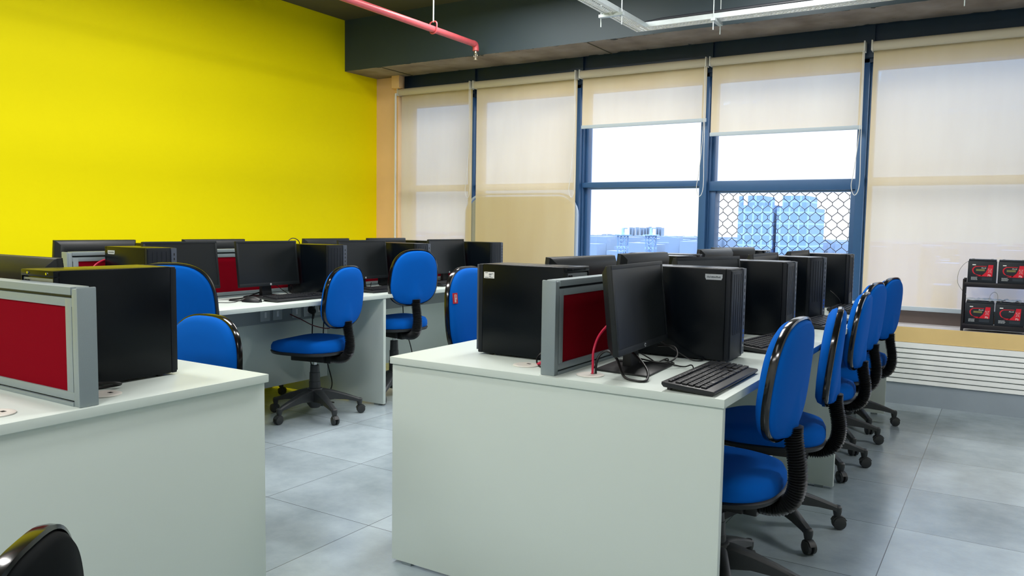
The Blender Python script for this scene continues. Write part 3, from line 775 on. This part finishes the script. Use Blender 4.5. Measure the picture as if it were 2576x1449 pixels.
cable('tangled_cable', 'tangled thin cord between the tilted monitor and the labelled tower', [(-1.08, 2.50, z+.06), (-1.02, 2.54, z+.02), (-.985, 2.52, z+.006), (-.965, 2.55, z+.012), (-.985, 2.60, z+.018), (-1.0, 2.57, z+.008), (-.96, 2.60, z+.004), (-1.02, 2.66, z+.003)], .0022)
cable('thin_cable', 'thin black cord drooping across the side of the labelled tower', [(-1.07, 2.70, z+.07), (-1.0, 2.705, z+.035), (-.94, 2.705, z+.006), (-.905, 2.715, z+.003), (-.90, 2.735, z+.006)], .0022)
cable('black_cable', 'black cord curling below the large stickered tower', [(-1.25, 2.37, z+.07), (-1.33, 2.368, z+.045), (-1.36, 2.355, z+.02), (-1.33, 2.30, z+.004), (-1.27, 2.245, z+.004), (-1.225, 2.25, z+.004)], .003)
cable('red_cable', 'short red cable end beside the right end post', [(-1.325, 2.29, z+.004), (-1.30, 2.31, z+.02), (-1.255, 2.325, z+.05)], .0055, M_cabler)
cable('plug_cable', 'black cable tip poking out behind the left end post', [(-2.10, 1.16, z+.03), (-2.095, 1.22, z+.022), (-2.075, 1.265, z+.018), (-2.085, 1.28, z+.010), (-2.11, 1.24, z+.004), (-2.11, 1.18, z+.004)], .004)
cable('monitor_cable', 'black cable lying in a flat loop beside the monitor with the mouse', [(-3.96, 3.36, z+.03), (-3.94, 3.22, z+.006), (-3.92, 3.12, z+.005), (-3.88, 3.08, z+.005), (-3.83, 3.11, z+.005), (-3.82, 3.20, z+.005), (-3.83, 3.32, z+.016)], .004)
cable('mouse_cord', 'thin cord running left from the mouse on the yellow wall desk', [(-3.81, 3.11, z+.012), (-3.79, 3.03, z+.003), (-3.83, 2.97, z+.003), (-3.93, 2.93, z+.003), (-3.98, 2.86, z+.003)], .002, par=MOUSE)
cable('tangled_cable', 'tangle of thin cords under the grey monitor along the yellow wall', [(-3.97, 4.02, z+.05), (-3.93, 4.06, z+.02), (-3.90, 4.12, z+.05), (-3.93, 4.16, z+.07), (-3.95, 4.22, z+.03), (-3.90, 4.30, z+.005), (-3.95, 4.38, z+.04)], .0025)
cable('tangled_cable', 'tangle of thin cords between the mouse monitor and its tower', [(-3.99, 3.52, z+.07), (-3.95, 3.55, z+.03), (-3.90, 3.57, z+.004), (-3.92, 3.60, z+.05), (-3.96, 3.615, z+.06), (-3.94, 3.60, z+.02), (-3.88, 3.59, z+.004)], .0022)
cable('black_cable', 'black cord hooping above the tower right of the mouse monitor', [(-4.02, 3.655, z+.25), (-4.03, 3.66, z+.335), (-4.03, 3.70, z+.365), (-4.04, 3.76, z+.35), (-4.05, 3.79, z+.31)], .003)
cable('tangled_cable', 'thin cords beside the keyboard at the second right station', [(-.97, 3.10, z+.05), (-.92, 3.09, z+.006), (-.90, 3.14, z+.003), (-.95, 3.17, z+.02), (-.91, 3.20, z+.004), (-.87, 3.17, z+.004), (-.84, 3.20, z+.01)], .0022)
cable('thin_cable', 'thin cord rising in front of the far tower on the right row', [(-.86, 5.05, z+.004), (-.84, 5.04, z+.05), (-.87, 5.03, z+.09), (-.90, 5.05, z+.11)], .0018)
cable('red_cable', 'red cable arching in front of the near partition by the yellow wall', [(-4.03, 2.30, z+.15), (-4.03, 2.36, z+.235), (-4.03, 2.44, z+.262), (-4.03, 2.52, z+.245), (-4.03, 2.60, z+.18)], .005, M_cabler)

# sockets, plugs and cords under the yellow wall desk
XS = -3.98
def socket(label, y, kind):
    t = thing('wall_socket', label, 'socket', (XS, y, .632), 0, 'sockets under the yellow wall desk')
    MB().box(0, .008, -.037, .037, -.04, .04).build('faceplate', M_sock, t, bevel=.002)
    MB().box(.008, .010, -.008, .008, -.018, .018).build('switch', M_wht, t, bevel=.001)
    return t
for k, y in enumerate((3.42, 3.52, 3.68, 3.78, 3.88)):
    lb = ['leftmost grey socket plate under the yellow wall desk', 'second socket plate under the yellow wall desk, beside a cable end', 'socket plate left of the black plug under the yellow wall desk', 'socket plate holding the black plug under the yellow wall desk', 'socket plate behind the back of the aisle chair'][k]
    socket(lb, y, 0)
def plug(label, y):
    t = thing('power_plug', label, 'plug', (XS+.010, y, .637), 0, 'black power plugs')
    MB().loft([[(0, a*.024*s, b*.026*s) for a, b in [(math.cos(2*PI*j/14), math.sin(2*PI*j/14)) for j in range(14)]] if False else [(d, a*.024*s, b*.026*s-d*.3) for a, b in [(math.cos(2*PI*j/14), math.sin(2*PI*j/14)) for j in range(14)]] for d, s in ((0, 1), (.02, 1), (.035, .75), (.042, .4))]).build('body', M_cable, t, 40)
    MB().tube([(.025, 0, -.015), (.028, 0, -.04), (.022, 0, -.06)], .008, 8, 3).build('strain_relief', M_cable, t, 40)
    return t
PL1 = plug('black power plug in the socket left of the aisle chair back', 3.80)
PL2 = plug('black power plug partly behind the aisle chair back', 3.905)
cable('power_cord', 'black power cord hanging from the visible plug behind the aisle chair', [(XS+.03, 3.80, .58), (XS+.03, 3.795, .45), (XS+.03, 3.78, .30), (XS+.04, 3.80, .20), (XS+.05, 3.80, .06), (XS+.08, 3.83, .02), (XS+.15, 3.88, .006)], .004, par=PL1)
cable('power_cord', 'black power cord hanging behind the back of the aisle chair', [(XS+.03, 3.905, .58), (XS+.03, 3.90, .40), (XS+.04, 3.93, .25), (XS+.06, 3.95, .12), (XS+.06, 3.92, .05), (XS+.05, 3.90, .006)], .004, par=PL2)
cable('network_cable', 'dark red cord swooping from a socket to behind the aisle chair', [(XS+.012, 3.62, .62), (XS+.03, 3.70, .58), (XS+.04, 3.80, .53), (XS+.05, 3.92, .50), (XS+.05, 3.98, .52)], .0035, mat('dark_red_cord', lin(90, 16, 30), .4))
cable('black_cable', 'black power cord hanging under the far yellow wall desk beside the tallest chair', [(XS+.02, 4.75, .60), (XS+.03, 4.76, .42), (XS+.05, 4.80, .30), (XS+.05, 4.85, .15), (XS+.06, 4.86, .03)], .004)

# ------------------------------------------------------------------ overhead: sprinkler pipe, cable tray
PX, PZ = -4.02, 2.783
t = thing('sprinkler_pipe', 'red sprinkler pipe hanging under the ceiling in front of the beam', 'pipe', (PX, 0, PZ))
MB().tube([(0, -1.5, 0), (0, 2, 0), (0, 5.77, 0)], .026, 16, 1).build('pipe', M_pipe, t, 50)
MB().tube([(0, 5.74, 0), (0, 5.775, -.003), (0, 5.785, -.03), (0, 5.785, -.055)], .0275, 14, 3).build('elbow', M_pipe, t, 50)
s = MB(); s.lathe([(.012, -.055), (.014, -.075), (.010, -.08)], 14, (0, 5.785, 0)).lathe([(.019, -.128), (.019, -.131), (.004, -.133)], 16, (0, 5.785, 0)).lathe([(.0035, -.08), (.0035, -.128)], 8, (0, 5.785, 0))
for q in (-1, 1): s.tube([(q*.008, 5.785, -.078), (q*.017, 5.785, -.10), (q*.004, 5.785, -.125)], .003, 6, 4)
s.build('sprinkler_head', M_brass, t, 40)
for yy in (5.185, 2.9):
    MB().tube([(0, yy, .055), (0, yy, .25), (0, yy, ZC-PZ)], .0065, 8, 1).build('hanger_rod', M_galv, t, 50)
    h = MB(); h.tube([(-.033, yy, .05), (-.034, yy, 0), (-.024, yy, -.026), (0, yy, -.033), (.024, yy, -.026), (.034, yy, 0), (.033, yy, .05), (0, yy, .062), (-.033, yy, .05)], .006, 6, 3)
    h.build('hanger', M_pipe, t, 50)
# perforated L-shaped tray
t = thing('cable_tray', 'perforated galvanised cable tray turning a corner under the beam', 'cable tray', (-2.524, 5.80, 2.72))
W = .115
pf = MB()
def strip(m, L, along, s0=0.):
    """bottom sheet with real slots: three slot rows"""
    pitch, sl = .026, .017
    rows = [(0, .016), (.029, .045), (.058, .074), (.087, .115)]
    def bx(a0, a1, b0, b1):
        if along == 'Y': m.box(b0, b1, -a1, -a0, 0, .0015)
        else: m.box(a0, a1, -b1, -b0, 0, .0015)
    for b0, b1 in rows: bx(s0, L, b0, b1)
    gaps = [(.016, .029), (.045, .058), (.074, .087)]
    k = int(s0/pitch)+1 if s0 else 0
    while k*pitch < L:
        for gi, (b0, b1) in enumerate(gaps):
            a = k*pitch+(pitch/2 if gi == 1 else 0); bx(a, min(a+pitch-sl, L), b0, b1)
        k += 1
strip(pf, 3.2, 'Y'); strip(pf, 5.2, 'X', W+.001)
pf.build('perforated_base', M_perf, t)
fl = MB(); fl.box(-.001, .001, -3.2, 0, 0, .035).box(W-.001, W+.001, -3.2, -W, 0, .035).box(0, 5.2, -.001, .001, 0, .035).box(W, 5.2, -W-.001, -W+.001, 0, .035)
fl.build('side_flange', M_galv, t)
for k, (xx, yy, al) in enumerate(((W/2, -.585, 'Y'), (.645, -W/2, 'X'), (2.2, -W/2, 'X'), (W/2, -2.0, 'Y'))):
    m = MB()
    if al == 'Y':
        m.box(-.035, W+.035, yy-.016, yy+.016, -.022, -.001)
        for q in (-.022, W+.022): m.tube([(q, yy, -.085), (q, yy, .2), (q, yy, ZC-2.72)], .004, 6, 1)
    else:
        m.box(xx-.016, xx+.016, -W-.035, .035, -.022, -.001)
        for q in (-W-.022, .022): m.tube([(xx, q, -.085), (xx, q, .2), (xx, q, ZC-2.72)], .004, 6, 1)
    m.build('hanger', M_galv, t)
tag(MB().tube([(-2.524+.085, 2.7, 2.752), (-2.524+.085, 4.5, 2.752), (-2.524+.088, 5.60, 2.752), (-2.524+.13, 5.705, 2.756), (-2.524+.26, 5.725, 2.770), (-1.9, 5.725, 2.772), (-.9, 5.725, 2.772), (.2, 5.725, 2.774), (2.4, 5.725, 2.772)], .015, 10, 5).build('supply_cable', mat('grey_black_cable', lin(44, 48, 54), .5), None, 60), 'thick dark cable lying along the perforated tray', 'cable')

# ------------------------------------------------------------------ battery rack on the ledge
RX0, RX1 = -.2505, .1225
t = thing('battery_rack', 'black metal rack of red-labelled batteries on the window ledge', 'rack', ((RX0+RX1)/2, 6.29, .552))
w = (RX1-RX0)/2
for sx in (-1, 1):
    for sy in (-.075, .075): MB().tube([(sx*w, sy, 0), (sx*w, sy, .2), (sx*w, sy, .355)], .0095, 10, 1).build('leg', M_rack, t, 40)
for zz in (.028, .312):
    MB().box(-w, w, -.085, .085, zz, zz+.014).box(-w, w, -.088, -.082, zz-.010, zz+.022).build('shelf', M_rack, t, bevel=.002)
def battery(label, x, zz, olive=True):
    t = thing('battery', label, 'battery', (x, 6.275, zz), 0, 'batteries on the window rack')
    W2, H, D = .0835, .163, .06
    MB().box(-W2, W2, -D, D, 0, H-.012).box(-W2+.003, W2-.003, -D+.003, D-.003, H-.012, H).build('case', M_batt, t, bevel=.003)
    y = -D-.0005
    S_ = lambda q_: (q_[0]*1.22-.001, (q_[1]-.075)*1.22+.082)
    sw = MB(); pts = [(.030, .112), (.053, .112), (.050, .048), (-.03, .048), (-.015, .050), (.005, .057), (.018, .070), (.026, .09)]
    sw.loft([[(a, yy, b) for a, b in map(S_, pts)] for yy in (y, y-.0004)])
    outer = [(-.052+.0, .085)]
    arc = [(-.038, .062), (-.044, .070), (-.047, .080), (-.046, .090), (-.040, .098), (-.030, .104), (.0, .105), (.022, .105)]
    arc2 = [(-.030, .060), (-.038, .070), (-.041, .080), (-.040, .088), (-.035, .095), (-.028, .100), (.0, .102), (.022, .102)]
    arc0 = [(.0, .050), (-.02, .054)]; arc02 = [(.005, .056), (-.015, .056)]
    A = arc0+arc; A2 = arc02+arc2
    for i in range(len(A)-1):
        q = [A[i], A[i+1], A2[i+1], A2[i]]; sw.loft([[(a, yy, b) for a, b in map(S_, q)] for yy in (y, y-.0004)])
    sw.build('red_swoosh', M_battred, t)
    text('PLUS', .0128, 'lettering', M_wht, t, face_ny(.008, y-.0003, .1045), .0002, shear=.2)
    if olive: MB().box(-.035, .016, y-.0004, y, .0845, .0975).build('rating_patch', M_olive, t)
    text('Pb', .019, 'lettering', M_wht, t, face_ny(.043, y-.0006, .057), .0002)
    ic = MB()
    for (a, b), (c, d) in (((.028, .090), (.047, .090)), ((.030, .089), (.033, .070)), ((.045, .089), (.042, .070)), ((.033, .070), (.042, .070)), ((.028, .067), (.047, .092)), ((.047, .067), (.028, .092))):
        (a, b), (c, d) = S_((a, b)), S_((c, d)); ic.tube([(a, y-.0006, b), (c, y-.0006, d)], .0005, 4, 1)
    ic.build('bin_symbol', M_wht, t)
    MB().box(-.058, -.038, y-.0005, y, .1225, .129).build('brand_strip', M_wht, t)
    pr = MB(); rr = random.Random(int(x*1000))
    for k in range(3):
        xx = -.062
        while xx < -.026:
            l = rr.uniform(.002, .006); pr.box(xx, xx+l, y-.0003, y, .024+k*.0075, .0285+k*.0075); xx += l+.0015
    pr.build('small_print', M_lab, t)
    MB().box(.0, .060, y-.0003, y, .024, .043).build('spec_panel', mat('battery_panel', lin(34, 44, 54), .5), t)
    for s in (-1, 1): MB().lathe([(.007, 0), (.007, .004)], 10, (s*.055, -.03, H)).build('terminal', M_steel, t)
    return t
battery('battery at the left end of the upper rack shelf', -.151, .879)
battery('battery right of the gap on the upper rack shelf', .025, .879)
battery('battery at the left end of the lower rack shelf', -.152, .595)
battery('battery without olive patch at the right of the lower rack shelf', .022, .595, False)
wr = MB(); vs = []; fs = []; rr = random.Random(11)
for i in range(25):
    for j in range(5): vs.append((-.236+.34*i/24, 6.22+.035*j, .762+rr.uniform(0, .014)))
for i in range(24):
    for j in range(4): q = i*5+j; fs.append((q, q+1, q+6, q+5))
o = wr.add(vs, fs).build('plastic_wrap', M_wrap, None, 70); tag(o, 'crumpled clear plastic wrap lying on the lower batteries', 'plastic wrap')
cable('thin_wire', 'thin pale wire looping off the left side of the battery rack', [(-.20, 6.24, 1.03), (-.245, 6.22, 1.02), (-.285, 6.21, .96), (-.29, 6.21, .88), (-.255, 6.22, .82), (-.235, 6.22, .80)], .0018, M_cablew)
cable('thin_wire', 'thin grey wire hoop standing above the lower batteries', [(-.10, 6.25, .765), (-.095, 6.25, .80), (-.075, 6.25, .822), (-.055, 6.25, .81), (-.05, 6.25, .765)], .0016, M_cablew)

# ------------------------------------------------------------------ outside: towers under construction, skyline, ground
def facade(name, a, b, sx, sz):
    m = bpy.data.materials.new(name); m.use_nodes = True; nt = m.node_tree; bs = nt.nodes['Principled BSDF']
    tc = nt.nodes.new('ShaderNodeTexCoord'); br = nt.nodes.new('ShaderNodeTexBrick'); br.offset = 0
    mp = nt.nodes.new('ShaderNodeMapping'); mp.inputs['Rotation'].default_value = (R(90), 0, 0)
    nt.links.new(tc.outputs['Object'], mp.inputs['Vector']); nt.links.new(mp.outputs[0], br.inputs['Vector'])
    br.inputs['Color1'].default_value = a; br.inputs['Color2'].default_value = a; br.inputs['Mortar'].default_value = b
    br.inputs['Scale'].default_value = 1; br.inputs['Brick Width'].default_value = sx; br.inputs['Row Height'].default_value = sz; br.inputs['Mortar Size'].default_value = .25
    nt.links.new(br.outputs['Color'], bs.inputs['Base Color']); bs.inputs['Roughness'].default_value = .7
    return m
M_tow = facade('haze_blue_facade', lin(84, 116, 160), lin(110, 142, 184), 2.4, 3.0)  # aerial haze worked into the facade colour as pale blue
M_city = mat('haze_tinted_city', lin(92, 114, 144), .8, noise=.15, nscale=.02)  # distance haze is carried by this blue-grey base colour
M_cityg = mat('haze_tinted_ground', lin(92, 112, 138), .9, noise=.12, nscale=.01)  # ground colour tinted blue for the haze over it
ZG = -60
def block(label, parts, cat='building', m=None, name='tower_block'):
    b = MB()
    for p in parts: b.box(*p)
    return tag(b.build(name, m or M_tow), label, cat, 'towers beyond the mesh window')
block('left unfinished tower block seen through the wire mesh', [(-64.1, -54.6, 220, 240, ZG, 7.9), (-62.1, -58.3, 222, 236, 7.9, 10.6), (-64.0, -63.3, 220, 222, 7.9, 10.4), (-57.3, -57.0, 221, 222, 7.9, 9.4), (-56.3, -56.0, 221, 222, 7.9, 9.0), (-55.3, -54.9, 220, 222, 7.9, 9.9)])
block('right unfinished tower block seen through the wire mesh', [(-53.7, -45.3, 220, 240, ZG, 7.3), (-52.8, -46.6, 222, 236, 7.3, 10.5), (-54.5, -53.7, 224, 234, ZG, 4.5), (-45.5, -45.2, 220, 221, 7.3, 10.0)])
def lattice(label, x, y, zt, w):
    t = thing('lattice_tower', label, 'pylon', (x, y, ZG), 0, 'lattice towers on the skyline'); h = zt-ZG
    for sx in (-1, 1):
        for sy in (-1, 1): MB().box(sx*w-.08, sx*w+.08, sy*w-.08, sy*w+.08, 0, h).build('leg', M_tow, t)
    m = MB(); k = 0
    while k*2*w < h:
        a = k*2*w; b = min(a+2*w, h)
        for s in (-1, 1): m.tube([(-w, s*w, a), (w, s*w, b)], .06, 4, 1); m.tube([(w, s*w, a), (-w, s*w, b)], .06, 4, 1); m.box(-w, w, s*w-.06, s*w+.06, a-.06, a+.06)
        k += 1
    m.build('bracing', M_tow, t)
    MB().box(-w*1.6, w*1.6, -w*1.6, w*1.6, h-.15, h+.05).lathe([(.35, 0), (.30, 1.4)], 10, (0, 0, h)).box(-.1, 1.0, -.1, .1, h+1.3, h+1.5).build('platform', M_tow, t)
lattice('left lattice pylon on the skyline in the third window', -71.6, 160, -.3, .85)
lattice('right lattice pylon on the skyline in the third window', -65.1, 160, -.2, .85)
rr = random.Random(4)
for k, (pa, pb) in enumerate(((1583.6, 1586), (1588.4, 1592), (1599, 1602.5), (1609, 1613), (1618, 1620.7), (1626, 1628), (1632, 1634), (1649.7, 1651.6), (1656, 1658), (1662.8, 1664.7))):
    xa_ = -438.6+(pa-1583)*.573; xb_ = -438.6+(pb-1583)*.573
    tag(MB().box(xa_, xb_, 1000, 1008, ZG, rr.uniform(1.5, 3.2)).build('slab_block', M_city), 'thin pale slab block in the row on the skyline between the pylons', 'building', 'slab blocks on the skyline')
ct = MB()
for k in range(3400):
    d = 300+1500*rr.random()**1.2; a = rr.uniform(R(84), R(132))
    x = d*math.cos(a)/math.sin(a); wd = rr.uniform(4, 13)
    zt_ = 1.2-.0098*d-rr.expovariate(1/(.022*d))
    ct.box(x, x+wd, d, d+wd, ZG, max(ZG+5, zt_))
for k in range(60):
    x = -480+k*2.2*1.2; ct.box(x, x+2.4, 985, 990, ZG, rr.uniform(-10.5, -7.6))
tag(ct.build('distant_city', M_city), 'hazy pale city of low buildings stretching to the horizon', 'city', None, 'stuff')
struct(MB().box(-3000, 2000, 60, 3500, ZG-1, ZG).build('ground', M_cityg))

# ------------------------------------------------------------------ light
w = bpy.data.worlds.new('sky'); bpy.context.scene.world = w; w.use_nodes = True
bg = w.node_tree.nodes['Background']; bg.inputs['Color'].default_value = (.97, .985, 1, 1); bg.inputs['Strength'].default_value = 1
wt = w.node_tree; wc = wt.nodes.new('ShaderNodeTexCoord'); wsx = wt.nodes.new('ShaderNodeSeparateXYZ'); wt.links.new(wc.outputs['Generated'], wsx.inputs[0])
wr_ = wt.nodes.new('ShaderNodeMapRange'); wr_.interpolation_type = 'SMOOTHSTEP'
for k_, v_ in (('From Min', .06), ('From Max', .75), ('To Min', 1.08), ('To Max', 8.5)): wr_.inputs[k_].default_value = v_
wt.links.new(wsx.outputs['Z'], wr_.inputs['Value']); wt.links.new(wr_.outputs['Result'], bg.inputs['Strength'])
def lamp(name, x, y, sx, sy, e, col=(1, .985, .96)):
    l = bpy.data.lights.new(name, 'AREA'); l.shape = 'RECTANGLE'; l.size = sx; l.size_y = sy; l.energy = e; l.color = col
    o = bpy.data.objects.new(name, l); C.objects.link(o); o.location = (x, y, 3.1); return o
for k, (x, y, e) in enumerate(((-3.7, -.8, 38), (-3.7, 1.4, 44), (-3.5, 3.5, 50), (-3.3, 5.1, 24), (-1.9, -1.9, 30), (-1.45, .5, 4), (-.5, -.9, 68), (-1.45, 2.9, 27), (-1.45, 4.7, 36), (1.6, 3.8, 34))):
    lamp('ceiling_lamp', x, y, 1.2 if x != -1.45 else .3, .3 if x != -1.45 else 1.2, e)

# ------------------------------------------------------------------ camera
cam = bpy.data.cameras.new('camera'); co = bpy.data.objects.new('camera', cam); C.objects.link(co)
cam.sensor_width = 36; cam.lens = 2000.57*36/2576; cam.clip_end = 6000; cam.clip_start = .05
r0 = (0.8475273378820176, 0.5305322059038935, 0.015264011313184903)
r1 = (0.054055222875519296, -0.05767232878980227, -0.9968710725925589)
r2 = (-0.5279918980652054, 0.8457005858994717, -0.07755691192145342)
co.matrix_world = Matrix(((r0[0], -r1[0], -r2[0], 0), (r0[1], -r1[1], -r2[1], 0), (r0[2], -r1[2], -r2[2], 1.21705), (0, 0, 0, 1)))
sc = bpy.context.scene; sc.camera = co
sc.view_settings.view_transform = 'Standard'; sc.view_settings.look = 'None'; sc.view_settings.exposure = .22; sc.view_settings.gamma = 1
sc.view_settings.use_curve_mapping = False
sc.cycles.use_denoising = True
sc.cycles.max_bounces = 10; sc.cycles.transparent_max_bounces = 16; sc.cycles.diffuse_bounces = 5
